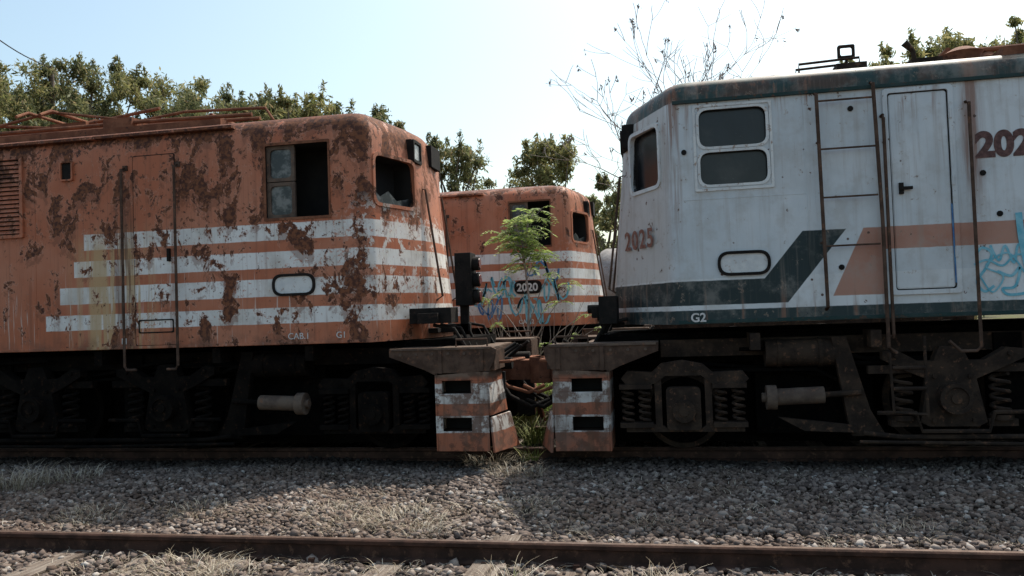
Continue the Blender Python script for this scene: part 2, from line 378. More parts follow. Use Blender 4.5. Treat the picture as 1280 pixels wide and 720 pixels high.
        for i in range(17):
            zz=2.885+i*0.053
            dt.add([(-6.26,-W-0.004,zz+0.04),(lx1-.04,-W-0.004,zz+0.04),(lx1-.04,-W-0.028,zz),(-6.26,-W-0.028,zz),
                    (-6.26,-W-0.002,zz+0.0),(lx1-.04,-W-0.002,zz+0.0)],[(0,1,2,3),(3,2,5,4)],0)
        dt.prism(rrect(-6.26,lx1-.04,2.87,3.79,0.01),S['o'],S['u'],S['v'],S['n'],0,0.001,1)
        dt.ring(rrect(-3.88,-3.70,3.48,3.72,0.02),rrect(-3.86,-3.72,3.50,3.70,0.02),S['o'],S['u'],S['v'],S['n'],0,0.03,0)
        dt.prism(rrect(-3.86,-3.72,3.50,3.70,0.02),S['o'],S['u'],S['v'],S['n'],0,0.004,1)
        dt.box(-L,-1.6,-W-0.035,-W+0.06,3.955,3.985,0)
        for px in (-4.25,-1.75): dt.box(px-0.006,px+0.006,-W-0.003,-W,1.6,3.8,0)
    dt.obj('doors_and_vents',[paint,M_grimed,M_green],root,mir,bevel=0.003)
    hr=MB(); yo=-W-0.085; R=0.016
    def rail(x,za,zb,off=yo):
        hr.tube([(x,-W,zb),(x,off+0.02,zb),(x,off,zb-0.03),(x,off,za+0.03),(x,off+0.02,za),(x,-W+0.05,za)],R,8,0)
    if kind=='white':
        xa,xb=-1.42,-1.95
        hr.tube([(xa,-W,3.80),(xa,yo,3.78),(xa-0.02,yo,1.66),(xa-0.02,-W,1.64)],0.018,8,0)
        hr.tube([(xb,-W,3.86),(xb,yo,3.84),(xb-0.03,yo,2.5),(xb-0.03,yo,1.25),(xb-0.1,yo+0.02,1.2),(xb-0.1,-W+.1,1.2)],0.018,8,0)
        for z in (3.70,3.22,2.74,2.26): hr.cyl((xa,yo,z),(xb,yo,z),0.010,8,0)
        for z in (3.3,2.3): hr.cyl((xa,-W,z),(xa,yo,z),0.010,8,0)
        rail(-2.03,1.35,3.52)
        hr.tube([(-2.80,-W,3.60),(-2.80,yo,3.58),(-2.80,yo,1.24),(-2.76,yo,1.20),(-2.62,yo,1.20),(-2.52,yo,1.30)],R,8,0)
        hr.tube([(xb-0.03,yo,1.2),(xb-0.05,yo,0.62),(xb-0.35,yo,0.60)],R,8,1)
        for z in (1.05,0.85): hr.cyl((xb-0.05,yo,z),(xb-0.35,yo,z),0.02,8,1)
        hr.tube([(xb-0.35,yo,1.35),(xb-0.35,yo,0.58)],R,8,1)
    else:
        hr.tube([(-3.0,-W,3.58),(-3.0,yo,3.56),(-3.0,yo,1.24),(-2.97,yo,1.2),(-2.85,yo,1.2)],R,8,0)
        hr.tube([(-2.31,-W,3.58),(-2.31,yo,3.56),(-2.31,yo,1.24),(-2.34,yo,1.2),(-2.45,yo,1.2)],R,8,0)
        for px in (-3.0,-2.31): hr.box(px-0.03,px+0.03,-W-0.02,-W,3.55,3.61,0)
    for yy in (-0.36,0.36):
        hr.tube([(et+0.0,yy,3.3),(et+0.10,yy,3.28),(eb+0.08,yy,1.95),(eb,yy,1.9)],0.014,8,0)
    hr.obj('handrails',[M_deck,M_grime],root,mir)
    nd=MB()
    lz=0.0 if kind!='orange' else 0.03
    nd.box(et-0.15,et+0.02,-0.62,-0.30,3.56+lz,3.84+lz,0)
    nd.ring(rrect(-0.62,-0.30,3.56+lz,3.84+lz,0.03),rrect(-0.58,-0.34,3.60+lz,3.80+lz,0.03),(et,0,0),(0,1,0),(0,0,1),(1,0,0),0.01,0.05,0)
    nd.prism(rrect(-0.58,-0.34,3.60+lz,3.80+lz,0.03),(et,0,0),(0,1,0),(0,0,1),(1,0,0),0.01,0.03,1)
    nd.box(et-0.1,et+0.10,-0.05,0.35,3.62,3.90,0)
    nd.box(eb-0.3,eb+0.06,-0.55,0.55,1.50,1.56,0)
    if kind=='orange':
        nd.box(eb-0.02,eb+0.42,-0.38,-0.30,1.50,1.60,0); nd.box(eb+0.30,eb+0.40,-0.38,-0.30,1.50,2.36,0)
        nd.box(eb+0.28,eb+0.48,-0.5,-0.22,1.82,2.46,0)
        for zc in (2.33,2.13,1.93):
            nd.cyl((eb+0.48,-0.36,zc),(eb+0.56,-0.36,zc),0.085,16,0); nd.cyl((eb+0.56,-0.36,zc),(eb+0.57,-0.36,zc),0.065,16,2)
        nd.box(0.30,0.80,-1.02,-0.7,1.62,1.80,0); nd.box(0.42,0.66,-1.1,-1.0,1.62,1.74,0)
    else:
        nd.box(0.66,0.86,-1.0,-0.6,1.55,1.86,0); nd.box(0.8,0.95,-0.9,-0.6,1.62,1.75,0)
        nd.cyl((0.86,-0.8,1.72),(1.0,-0.8,1.72),0.05,12,0)
    for (yy,dz) in ((-0.9,0.25),(-0.6,0.3),(0.6,0.28),(-0.25,0.35)):
        nd.tube([(0.55,yy,1.6),(0.8,yy,1.55),(0.95,yy,1.55-dz),(1.15,yy*0.8,1.5-dz-0.1),(1.45,yy*0.6,1.45-dz*0.4)],0.022,8,0)
    nd.obj('nose_fittings',[M_grimed,M_lens,M_red],root,mir,bevel=0.006)
    pf=MB()
    deck=[(0.22,1.36),(1.36,1.36),(1.42,1.33),(1.40,1.22),(1.34,1.10),(0.74,1.06),(0.62,1.12),(0.22,1.27)]
    for s_ in (-1,1):
        pf.prism(deck,(0,1.5*s_,0),(1,0,0),(0,0,1),(0,-1*s_,0),-0.02,0.03,0)
        pf.box(0.22,1.38,min(0.92*s_,1.47*s_),max(0.92*s_,1.47*s_),1.325,1.352,1)
        pf.box(1.32,1.39,min(0.92*s_,1.47*s_),max(0.92*s_,1.47*s_),1.10,1.32,0)
        pf.box(0.24,1.36,min(1.515*s_,1.535*s_),max(1.515*s_,1.535*s_),1.335,1.358,1)
        for q in range(6): pf.cyl((0.35+q*0.18,1.52*s_,1.29),(0.35+q*0.18,1.535*s_,1.29),0.016,8,1)
        pf.box(0.78,0.82,min(1.52*s_,1.54*s_),max(1.52*s_,1.54*s_),1.08,1.33,0); pf.box(1.24,1.28,min(1.52*s_,1.54*s_),max(1.52*s_,1.54*s_),1.10,1.33,0)
        pf.tube([(0.95,1.40*s_,1.36),(0.95,1.40*s_,1.44),(1.30,1.40*s_,1.44),(1.30,1.40*s_,1.36)],0.012,6,0)
    pf.box(0.22,1.12,-0.92,0.92,1.26,1.31,1); pf.box(1.05,1.14,-0.92,0.92,0.82,1.30,0)
    pf.obj('bogie_platform',[M_deck,M_rustgrey],root,mir,bevel=0.008)
    st=MB()
    for s_ in (-1,1):
        y1=1.52*s_; y2=0.98*s_; ya,yb_=min(y1,y1*0.985),max(y1,y1*0.985)
        for (a,b) in [(0.24,0.455),(0.60,0.86),(1.0,1.09)]: st.box(0.75,1.32,ya,yb_,a,b,0)
        for (a,b) in [(0.455,0.60),(0.86,1.0)]:
            st.box(0.75,0.81,ya,yb_,a,b,0); st.box(1.13,1.32,ya,yb_,a,b,0)
        for z in (0.455,0.86): st.box(0.77,1.3,min(y1*0.98,y1*0.82),max(y1*0.98,y1*0.82),z-0.03,z-0.002,1)
        st.box(0.77,1.3,min(y1*0.80,y1*0.82),max(y1*0.80,y1*0.82),0.25,1.08,2)
        st.box(0.73,0.75,min(y1,y2),max(y1,y2),0.24,1.09,0)
        def wing(xa,ya_,xb_,yb2,zt_,zb_,flare):
            q=[(xa,ya_,zt_),(xb_,yb2,zt_),(xb_+flare,yb2,zb_),(xa+flare*0.3,ya_,zb_)]
            q2=[(p[0]-0.025,p[1]-0.01*s_,p[2]) for p in q]
            st.add(q+q2,[(0,1,2,3),(4,7,6,5),(0,4,5,1),(3,2,6,7),(0,3,7,4),(1,5,6,2)],0)
        wing(1.325,y1*0.998,1.36,y2,1.09,0.62,0.06); wing(1.345,y1*0.99,1.45,y2,0.60,0.22,0.10)
        st.box(1.15,1.40,min(y2,y2*0.97),max(y2,y2*0.97),0.3,1.05,2)
    st.obj('pilot_steps',[pilot,M_grime,M_dark],root,mir,bevel=0.006)
    cp=MB()
    cp.box(1.1,1.72,-0.14,0.14,0.88,1.12,0)
    cp.prism(fillet([(1.55,-0.18),(1.68,-0.24),(1.80,-0.06),(1.72,0.10),(1.66,0.02),(1.60,0.24),(1.50,0.2)],0.03,3),(0,0,0),(1,0,0),(0,1,0),(0,0,1),0.84,1.16,0)
    cp.tube([(1.2,-0.5,0.95),(1.35,-0.5,0.72),(1.6,-0.45,0.58),(1.82,-0.4,0.66)],0.03,8,1)
    cp.tube([(1.2,0.5,0.95),(1.4,0.5,0.70),(1.6,0.45,0.55),(1.82,0.4,0.66)],0.03,8,1)
    cp.tube([(1.2,-0.75,1.05),(1.38,-0.75,0.86),(1.62,-0.7,0.78),(1.8,-0.66,0.86)],0.022,8,0)
    cp.tube([(1.16,-1.25,1.16),(1.50,-1.2,1.18),(1.52,-0.4,1.16),(1.2,-0.35,1.15)],0.018,8,0)
    cp.cyl((1.12,-0.62,1.12),(1.42,-0.62,1.12),0.07,14,1); cp.cyl((1.1,0.62,1.12),(1.42,0.62,1.12),0.07,14,1)
    cp.obj('coupler',[M_rust,M_grimed],root,mir,bevel=0.012)
    bg=MB()
    def circ(r,n=20): return [(r*math.cos(t*2*math.pi/n),r*math.sin(t*2*math.pi/n)) for t in range(n)]
    def wheel(x,r):
        for yy in (-0.80,0.80):
            s_=-1 if yy<0 else 1
            bg.cyl((x,yy-0.065,r+0.16),(x,yy+0.065,r+0.16),r,36,1)
            bg.cyl((x,yy-0.09,r+0.16),(x,yy+0.09,r+0.16),r*0.30,20,1)
            bg.ring(circ(r*0.99,36),circ(r*0.86,36),(x,yy,r+0.16),(1,0,0),(0,0,1),(0,s_,0),0.06,0.085,0)
        bg.cyl((x,-1.25,r+0.16),(x,1.25,r+0.16),0.09,12,1)
    for side in (-1,1):
        def b2(x0,x1,ya,yb_,z0_,z1_,m=0): bg.box(x0,x1,min(side*ya,side*yb_),max(side*ya,side*yb_),z0_,z1_,m)
        SD=((1,0,0),(0,0,1),(0,side,0))
        arch=[(0.62,0.98),(0.55,1.06),(0.30,1.04),(0.20,1.13),(-0.02,1.16),(-0.22,1.12),(-0.32,1.03),(-0.62,1.04),(-0.68,0.96),(-0.62,0.90),(-0.30,0.92),(-0.2,1.0),(0.16,1.0),(0.28,0.92),(0.56,0.90)]
        bg.prism(arch,(0,side*1.36,0),*SD,-0.05,0.05,0)
        low=[(0.58,0.50),(0.58,0.42),(-0.62,0.42),(-0.62,0.50),(-0.25,0.50),(-0.2,0.46),(0.16,0.46),(0.22,0.50)]
        bg.prism(low,(0,side*1.36,0),*SD,-0.05,0.05,0)
        for cx in (0.47,-0.48):
            for dx in (-0.055,0.055):
                bg.coil((cx+dx*1.6,side*1.36,0.50),0.38,0.055,0.016,5.5,0)
            b2(cx-0.17,cx+0.17,1.27,1.45,0.47,0.52); b2(cx-0.17,cx+0.17,1.27,1.45,0.87,0.92)
        for cx in (0.24,-0.27): b2(cx-0.035,cx+0.035,1.32,1.40,0.42,1.02)
        bg.prism(fillet([(-0.19,0.44),(0.16,0.44),(0.16,0.88),(-0.19,0.88)],0.05,4),(0,side*1.36,0),*SD,-0.08,0.08,0)
        bg.cyl((-0.015,side*1.40,0.64),(-0.015,side*1.50,0.64),0.115,20,0); bg.cyl((-0.015,side*1.50,0.64),(-0.015,side*1.515,0.64),0.05,12,0)
        for k in range(6):
            t=k*math.pi/3; bg.cyl((-0.015+0.09*math.cos(t),side*1.49,0.64+0.09*math.sin(t)),(-0.015+0.09*math.cos(t),side*1.51,0.64+0.09*math.sin(t)),0.012,6,0)
        for (hx,hz) in ((0.35,0.98),(-0.4,0.98),(0.5,0.46),(-0.55,0.46),(0.1,1.06),(-0.13,1.06)): bg.cyl((hx,side*1.40,hz),(hx,side*1.43,hz),0.02,6,0)
        bg.cyl((-0.86,side*1.22,1.20),(-1.55,side*1.22,1.20),0.14,24,0)
        for cx in (-1.0,-1.4): bg.cyl((cx-0.02,side*1.22,1.20),(cx+0.02,side*1.22,1.20),0.15,24,0)
        bg.cyl((-0.88,side*1.38,0.76),(-1.40,side*1.38,0.78),0.085,20,2); bg.cyl((-0.84,side*1.38,0.76),(-0.94,side*1.38,0.76),0.125,20,2)
        bg.cyl((-0.9,side*1.38,0.76),(-0.80,side*1.38,0.76),0.05,12,2)
        bg.tube([(-1.4,side*1.38,0.78),(-1.75,side*1.38,0.80)],0.03,8,0)
        bg.prism([(-1.50,1.36),(-1.64,1.36),(-1.84,0.62),(-1.98,0.36),(-1.66,0.36),(-1.62,0.55)],(0,side*1.30,0),*SD,-0.04,0.05,0)
        bg.prism([(-0.95,0.56),(-1.7,0.47),(-1.7,0.40),(-1.2,0.42)],(0,side*1.36,0),*SD,-0.03,0.03,0)
        for jx in (-2.58,-4.35,-6.1):
            fr_=[(jx+0.62,1.20),(jx+0.5,1.22),(jx+0.3,1.10),(jx+0.16,1.10),(jx+0.10,1.24),(jx-0.10,1.24),(jx-0.16,1.10),(jx-0.3,1.10),(jx-0.5,1.22),(jx-0.66,1.20),(jx-0.66,1.12),(jx-0.4,1.0),(jx-0.22,0.92),(jx-0.30,0.50),(jx-0.22,0.46),(jx+0.22,0.46),(jx+0.30,0.50),(jx+0.22,0.92),(jx+0.4,1.0),(jx+0.62,1.12)]
            bg.prism(fr_,(0,side*1.36,0),*SD,-0.06,0.06,0)
            bg.cyl((jx,side*1.40,0.74),(jx,side*1.52,0.74),0.15,24,0); bg.ring(circ(0.15),circ(0.11),(jx,side*1.52,0.74),*SD,0,0.02,0)
            bg.cyl((jx,side*1.51,0.74),(jx,side*1.54,0.74),0.05,12,0)
            for (hx,hz) in ((0.5,1.16),(-0.52,1.16),(0.18,0.52),(-0.18,0.52),(0.16,0.95),(-0.16,0.95)): bg.cyl((jx+hx,side*1.41,hz),(jx+hx,side*1.445,hz),0.022,6,0)
            for q in (-0.44,0.44):
                bg.coil((jx+q,side*1.36,0.56),0.40,0.08,0.02,4.5,0); bg.cyl((jx+q,side*1.36,0.52),(jx+q,side*1.36,0.57),0.11,16,0)
                b2(jx+q-0.13,jx+q+0.13,1.28,1.42,0.46,0.53)
            b2(jx-0.75,jx+0.75,1.30,1.38,0.98,1.06)
            bg.tube([(jx+0.7,side*1.44,0.60),(jx+0.35,side*1.46,0.60),(jx+0.3,side*1.46,0.42),(jx-0.3,side*1.46,0.42),(jx-0.35,side*1.46,0.60),(jx-0.75,side*1.44,0.60)],0.022,6,0)
            if side==1: wheel(jx,0.52)
        bg.tube([(-1.75,side*1.42,0.40),(-2.1,side*1.42,0.36),(-7.2,side*1.42,0.36)],0.026,8,0)
        bg.tube([(-1.7,side*1.46,0.32),(-3.5,side*1.46,0.29),(-7.2,side*1.46,0.30)],0.018,8,0)
        b2(-7.2,0.2,1.05,1.15,1.18,1.36)
        b2(-11.5,-7.5,0.9,1.35,0.5,1.40,1)
        b2(-1.95,-0.78,0.55,0.98,0.34,1.40,1); b2(-3.30,-3.05,0.9,1.2,0.5,1.35,1); b2(-5.1,-4.9,0.9,1.2,0.5,1.35,1)
        for cx in (-0.75,-1.9,-3.45,-5.2): b2(cx-0.05,cx+0.05,1.12,1.46,1.25,1.42)
    wheel(-0.015,0.42)
    bg.box(-L,0.9,-0.9,0.9,1.10,1.43,1)
    bg.box(-7.2,0.85,-0.66,0.66,0.20,1.12,1)  # added centre mass, blocks light showing through from behind
    bg.box(-14,-7.2,-0.9,0.9,0.25,1.2,1)
    for i in range(40):
        a=-random.random()*12; yy=random.choice((-1,1))*(0.95+random.random()*0.35); z=1.0+random.random()*0.4
        bg.tube([(a,yy,z),(a-0.3-random.random(),yy,z-0.1*random.random()),(a-1.5,yy*0.9,z-0.2)],0.02,6,1)
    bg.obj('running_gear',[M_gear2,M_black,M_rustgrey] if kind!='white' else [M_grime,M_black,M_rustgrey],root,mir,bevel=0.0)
    rf=MB(); zr=zt+r+0.10
    if kind!='far':
        pc_=-4.6 if kind=='orange' else -5.2
        for yy in (-0.75,0.75):
            rf.tube([(pc_+2.3,yy,zr+0.14),(pc_-1.6,yy,zr+0.16)],0.03,8,0)
            rf.tube([(pc_+1.5,yy*0.9,zr+0.34),(pc_-0.1,yy*0.6,zr+0.25),(pc_-1.5,yy*0.9,zr+0.36)],0.022,8,0)
            rf.tube([(pc_+1.1,yy*1.0,zr+0.20),(pc_-0.1,yy*0.9,zr+0.42),(pc_-1.2,yy,zr+0.22)],0.018,8,0)
            for xx in (pc_+2.1,pc_+0.6,pc_-1.4):
                for k in range(4): rf.cyl((xx,yy,zr-0.08+k*0.05),(xx,yy,zr-0.05+k*0.05),0.07-0.01*(k%2),14,0)
                rf.cyl((xx,yy,zr-0.1),(xx,yy,zr+0.14),0.04,10,0)
        for xx in (pc_+2.3,pc_+0.9,pc_-1.5): rf.tube([(xx,-0.8,zr+0.16),(xx,0.8,zr+0.16)],0.028,8,0)
        for xx in (pc_-0.35,pc_+0.0): rf.tube([(xx,-1.0,zr+0.30),(xx,-0.8,zr+0.40),(xx,0.8,zr+0.40),(xx,1.0,zr+0.30)],0.022,8,0)
        rf.tube([(pc_-0.2,-0.5,zr+0.2),(pc_+0.1,-0.1,zr+0.42),(pc_+0.9,0.3,zr+0.2)],0.03,8,0)
        rf.box(pc_-0.2,pc_+0.35,-0.6,-0.2,zr-0.05,zr+0.28,0)
    if kind=='orange':
        for yy in (-1.05,-0.85): rf.tube([(-9,yy,zr+0.10),(-3.0,yy,zr+0.08),(-1.6,yy,zr+0.05)],0.024,8,0)
        rf.tube([(-3.2,-1.0,zr+0.1),(-2.6,-0.9,zr+0.20),(-1.5,-0.9,zr+0.16),(-1.4,-0.9,zr)],0.018,8,0)
        rf.box(-3.6,-3.2,-1.1,-0.7,zr-0.05,zr+0.14,0); rf.box(-9,-1.9,-1.25,-0.6,zr-0.12,zr-0.02,0)
    if kind=='white':
        rf.tube([(-1.35,-1.1,zr-0.05),(-1.35,-1.1,zr+0.06),(-1.95,-1.1,zr+0.08),(-1.95,-1.1,zr-0.05)],0.014,8,1)
        rf.tube([(-1.35,-0.9,zr-0.05),(-1.35,-0.9,zr+0.06),(-1.95,-0.9,zr+0.08),(-1.95,-0.9,zr-0.05)],0.014,8,1)
        rf.ring(rrect(-1.93,-1.76,zr+0.11,zr+0.25,0.02),rrect(-1.905,-1.785,zr+0.135,zr+0.225,0.02),(0,-1.0,0),(1,0,0),(0,0,1),(0,-1,0),-0.02,0.02,1)
        rf.cyl((-1.845,-1.0,zr-0.05),(-1.845,-1.0,zr+0.13),0.015,8,1); rf.box(-2.02,-1.72,-1.12,-0.92,zr-0.05,zr+0.03,1)
        rf.tube([(-2.52,-1.0,zr-0.05),(-2.5,-1.0,zr+0.12),(-2.42,-1.0,zr+0.22)],[0.02,0.025,0.04],10,1)
        rf.box(-2.75,-2.45,-1.1,-0.9,zr-0.08,zr+0.02,1)
        for (cx,cy,rr) in ((-2.98,-0.95,0.17),(-3.3,-0.7,0.12)):
            rf.tube([(cx,cy,zr-0.1),(cx,cy,zr+0.02),(cx,cy,zr+0.06),(cx,cy,zr+0.12)],[rr,rr,rr*1.15,rr*0.5],20,0)
        rf.box(-L,-3.2,-1.38,1.38,zr-0.22,zr-0.02,0)
    if rf.v: rf.obj('roof_equipment',[M_rust,M_grime],root,mir)
    if kind=='orange':
        text('CAB.1',0.10,M_txtw,root,(-0.98,-W,1.50),(1,0,0),(0,-1,0),0.004,bold=0.0)
        text('G1',0.10,M_txtw,root,(-0.40,-W,1.50),(1,0,0),(0,-1,0),0.004,bold=0.0)
        text('M',0.10,M_txtw,root,(-3.1,-W,1.50),(1,0,0),(0,-1,0),0.004,bold=0.0)
    if kind=='far':
        text('CAB.2',0.11,M_txtw,root,(-1.0,-W,1.495),(1,0,0),(0,-1,0),0.004,bold=0.002)
    if kind=='white':
        text('G2',0.125,M_txtw,root,(0.12,-W,1.555),(1,0,0),(0,-1,0),0.016,bold=0.003)
        text('2025',0.33,M_txtd,root,(2.87,-W,3.06),(1,0,0),(0,-1,0),0.004,bold=0.016)
        e=eb+(et-eb)*0.27; tt=Vector((e,-(W-FW),0)).normalized(); nn_=Vector((-(W-FW),-e,0)).normalized()
        far=Vector((-e,-FW,0)); text('2025',0.29,M_txto,root,far+tt*0.20+Vector((0,0,2.38)),tt,nn_,0.022,bold=0.006,space=1.18)
        SQ=[0.0045]
        def sq(pts,w,mat,nm='graffiti'):
            mb=MB(); P=[]
            K=len(pts)
            for i in range(K-1):
                p0=pts[max(i-1,0)];p1=pts[i];p2=pts[i+1];p3=pts[min(i+2,K-1)]
                for q in range(6):
                    t_=q/6; P.append(tuple(0.5*((2*p1[k])+(-p0[k]+p2[k])*t_+(2*p0[k]-5*p1[k]+4*p2[k]-p3[k])*t_*t_+(-p0[k]+3*p1[k]-3*p2[k]+p3[k])*t_**3) for k in (0,1)))
            vs=[];fs=[]
            for i,p in enumerate(P):
                a=P[max(i-1,0)];b=P[min(i+1,len(P)-1)]; dx,dz=b[0]-a[0],b[1]-a[1]; l=math.hypot(dx,dz)+1e-6
                vs+=[(p[0]-dz/l*w,0,p[1]+dx/l*w),(p[0]+dz/l*w,0,p[1]-dx/l*w)]
                if i: fs.append((2*i-2,2*i-1,2*i+1,2*i))
            mb.add(vs,fs); mb.obj(nm,[mat],root,1,loc=(-X0,-W-SQ[0],0)); SQ[0]+=0.0012
        sq([(2.92,2.12),(2.98,2.18),(3.06,2.12),(3.0,1.98),(2.92,1.86),(2.98,1.76),(3.08,1.82)],0.013,M_spray)
        sq([(3.05,2.2),(3.12,2.05),(3.18,2.19),(3.25,2.02),(3.3,2.2),(3.42,2.1)],0.011,M_spray)
        sq([(3.1,1.95),(3.22,1.9),(3.3,1.98),(3.25,1.8),(3.14,1.78),(3.2,1.72),(3.4,1.76),(3.5,1.95)],0.013,M_spray)
        sq([(2.9,2.02),(3.02,2.06),(3.15,2.0),(3.28,2.1),(3.5,2.05)],0.010,M_spray)
        sq([(2.95,1.9),(3.05,1.75),(3.15,1.9),(3.0,2.0),(3.2,2.12),(3.35,1.9)],0.008,M_spray)
        sq([(3.31,2.5),(3.33,2.2),(3.4,1.75)],0.03,M_spray)
        sq([(2.73,2.62),(2.735,1.75)],0.008,M_sprayb)
    return root

P_or=paint_orange('paint_orange_stripes',0.038); P_far=paint_orange('paint_orange_faded',-0.045,True); P_wh=paint_white()
build_loco(-3.25,9.9,1,P_or,M_pilot,'orange',0.44,0.24)
build_loco(0.10,9.9,-1,P_wh,M_pilot2,'white',0.70,0.50)
farl=build_loco(-1.75,16.2,1,P_far,M_pilot,'far',0.44,0.24)
gm=MB(); k=0
for (x0,z0,n) in ((-2.0,2.05,6),(-1.75,1.8,5),(-1.45,2.2,7),(-1.1,1.85,6),(-0.75,2.5,5),(-0.55,2.1,5),(-0.9,1.7,4)):
    k+=1; pts=[]
    for i in range(26):
        t=i/25; pts.append((x0+0.45*t+0.09*math.sin(t*n*3.1+k),z0+0.17*math.sin(t*n*4.3+k*2)+0.07*math.cos(t*17)))
    yy=-W-0.004-0.0013*k
    vs=[];fs=[]
    for i,p in enumerate(pts):
        a=pts[max(i-1,0)];b=pts[min(i+1,25)];dx,dz=b[0]-a[0],b[1]-a[1];l=math.hypot(dx,dz)+1e-6;w=0.018
        vs+=[(p[0]-dz/l*w,yy,p[1]+dx/l*w),(p[0]+dz/l*w,yy,p[1]-dx/l*w)]
        if i: fs.append((2*i-2,2*i-1,2*i+1,2*i))
    gm.add(vs,fs,1 if k in (2,5) else 0)
gm.obj('graffiti',[M_spray,M_sprayb],farl,1)

# ------------------------------------------------------------------ numpy mesh helper
def npmesh(name,verts,faces,mats,parent=None,smooth=False):
    me=bpy.data.meshes.new(name); nv=len(verts); nf,k=faces.shape
    me.vertices.add(nv); me.vertices.foreach_set('co',verts.astype(np.float32).ravel())
    me.loops.add(nf*k); me.loops.foreach_set('vertex_index',faces.astype(np.int32).ravel())
    me.polygons.add(nf); me.polygons.foreach_set('loop_start',np.arange(0,nf*k,k,dtype=np.int32))
    me.update(calc_edges=True); me.validate()
    for m in mats: me.materials.append(m)
    if smooth: me.polygons.foreach_set('use_smooth',[True]*nf)
    ob=bpy.data.objects.new(name,me); scene.collection.objects.link(ob)
    if parent: ob.parent=parent
    return ob

# ------------------------------------------------------------------ ground
g=G('dirt_ground',0.95,0,0.1); n=g.noise(0.6,6,0.7); n2=g.noise(18,5,0.7)
c=g.mix(g.ss(n,0.4,0.6),(0.115,0.085,0.068),(0.155,0.118,0.092)); far=g.ss(g.y,12,22)
c=g.mix(g.ss(n2,0.4,0.62),c,(0.06,0.045,0.038)); c=g.mix(far*g.ss(n,0.35,0.6),c,(0.10,0.11,0.045))
oil_shade=g.band(g.y,8.65,11.3,0.35); c=g.mix(oil_shade*0.88,c,(0.012,0.010,0.009)); g.col(c); g.bump(n2,0.8,0.03); M_ground=g.mat  # oil-stained dirt, with shade under the locos painted in too
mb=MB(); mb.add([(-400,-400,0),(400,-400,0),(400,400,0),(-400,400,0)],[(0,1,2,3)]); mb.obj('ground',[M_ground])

g=G('weathered_sleeper',0.9,0,0.1); gv=g.vec(g.x*26,g.y*1.8,g.z*26); a=g.noise(1,6,0.7,gv)
c=g.ramp(a,[(0.32,(0.05,0.038,0.03)),(0.46,(0.18,0.14,0.112)),(0.6,(0.28,0.235,0.195)),(0.75,(0.38,0.335,0.285))]); c=g.mix(g.ss(g.noise(3,4,0.6),0.45,0.6)*0.6,c,(0.13,0.095,0.075)); g.col(c); g.bump(a,1.0,0.03); M_sleep=g.mat
def track(Yc,x0,x1,sp=0.62,ph=0.0,hb=0.0):
    root=empty('railway_track',(0,Yc,0)); rl=MB(); sl=MB()
    prof=[(-0.065,0.0),(0.065,0.0),(0.065,0.012),(0.012,0.028),(0.009,0.10),(0.034,0.112),(0.036,0.138),(0.026,0.146),(-0.026,0.146),(-0.036,0.138),(-0.034,0.112),(-0.009,0.10),(-0.012,0.028),(-0.065,0.012)]
    for s_ in (-1,1):
        rl.prism([(a+s_*0.82,b+0.018) for a,b in prof],(x0,0,0),(0,1,0),(0,0,1),(1,0,0),0,x1-x0,0)
        rl.box(x0,x1,s_*0.82-0.018,s_*0.82+0.018,0.1635,0.1655,1)
    x=x0+ph
    while x<x1:
        j=random.uniform(-0.05,0.05); w=0.11+random.uniform(-0.015,0.012); h=random.uniform(0.010,0.024)+hb*random.random()
        sk=random.uniform(-0.05,0.05); a0=-1.38+random.uniform(-.08,.08);a1=1.36+random.uniform(-.14,.08)
        K=9; L1=[];R1=[]
        for i in range(K):
            t=i/(K-1); yy=a0+(a1-a0)*t; cx=x+j+sk*(1-t)
            L1.append((cx-w+random.uniform(-.012,.012),yy)); R1.append((cx+w+random.uniform(-.012,.012),yy))
        e1=[(x+j+w*q,a1+random.uniform(-0.06,0.03)) for q in (0.5,0.1,-0.2,-0.6)]
        e0=[(x+j+sk+w*q,a0+random.uniform(-0.03,0.06)) for q in (-0.6,-0.1,0.3,0.6)]
        poly=R1+e1+L1[::-1]+e0
        sl.prism(poly,(0,0,0),(1,0,0),(0,1,0),(0,0,1),-0.1,h,0)
        for s_ in (-1,1):
            for q in (-0.09,0.09): rl.box(x-0.02,x+0.02,s_*0.82+q-0.015,s_*0.82+q+0.015,0.01,0.05,0)
        x+=sp
    rl.obj('rails',[M_railbody,M_railtop],root,bevel=0); sl.obj('sleepers',[M_sleep],root)
track(4.54,-30,30,0.62,0.2,0.026); track(9.9,-30,30); track(16.2,-30,30); track(22.5,-30,30)

# ------------------------------------------------------------------ gravel
g=G('ballast_stone',0.9,0,0.12); r=g.island()
c=g.ramp(r,[(0.0,(0.058,0.044,0.038)),(0.35,(0.130,0.100,0.085)),(0.7,(0.205,0.162,0.138)),(0.93,(0.29,0.24,0.205)),(1.0,(0.47,0.43,0.39))])
c=g.mix(g.ss(g.noise(1.0,4,0.6),0.42,0.65)*0.45,c,(0.15,0.10,0.072))
c=g.mix(g.ss(g.y,7.4,8.8)*0.35,c,(0.05,0.040,0.035))  # shade deepening toward the locos, painted into the stone colour
oil_shade=g.band(g.y,8.65,11.3,0.35); c=g.mix(oil_shade*0.85,c,(0.012,0.010,0.009)); g.col(c); M_stone=g.mat  # band is oil stain plus painted shade beneath the locos
phi=(1+5**0.5)/2
ico=np.array([(-1,phi,0),(1,phi,0),(-1,-phi,0),(1,-phi,0),(0,-1,phi),(0,1,phi),(0,-1,-phi),(0,1,-phi),(phi,0,-1),(phi,0,1),(-phi,0,-1),(-phi,0,1)],float)/math.hypot(1,phi)
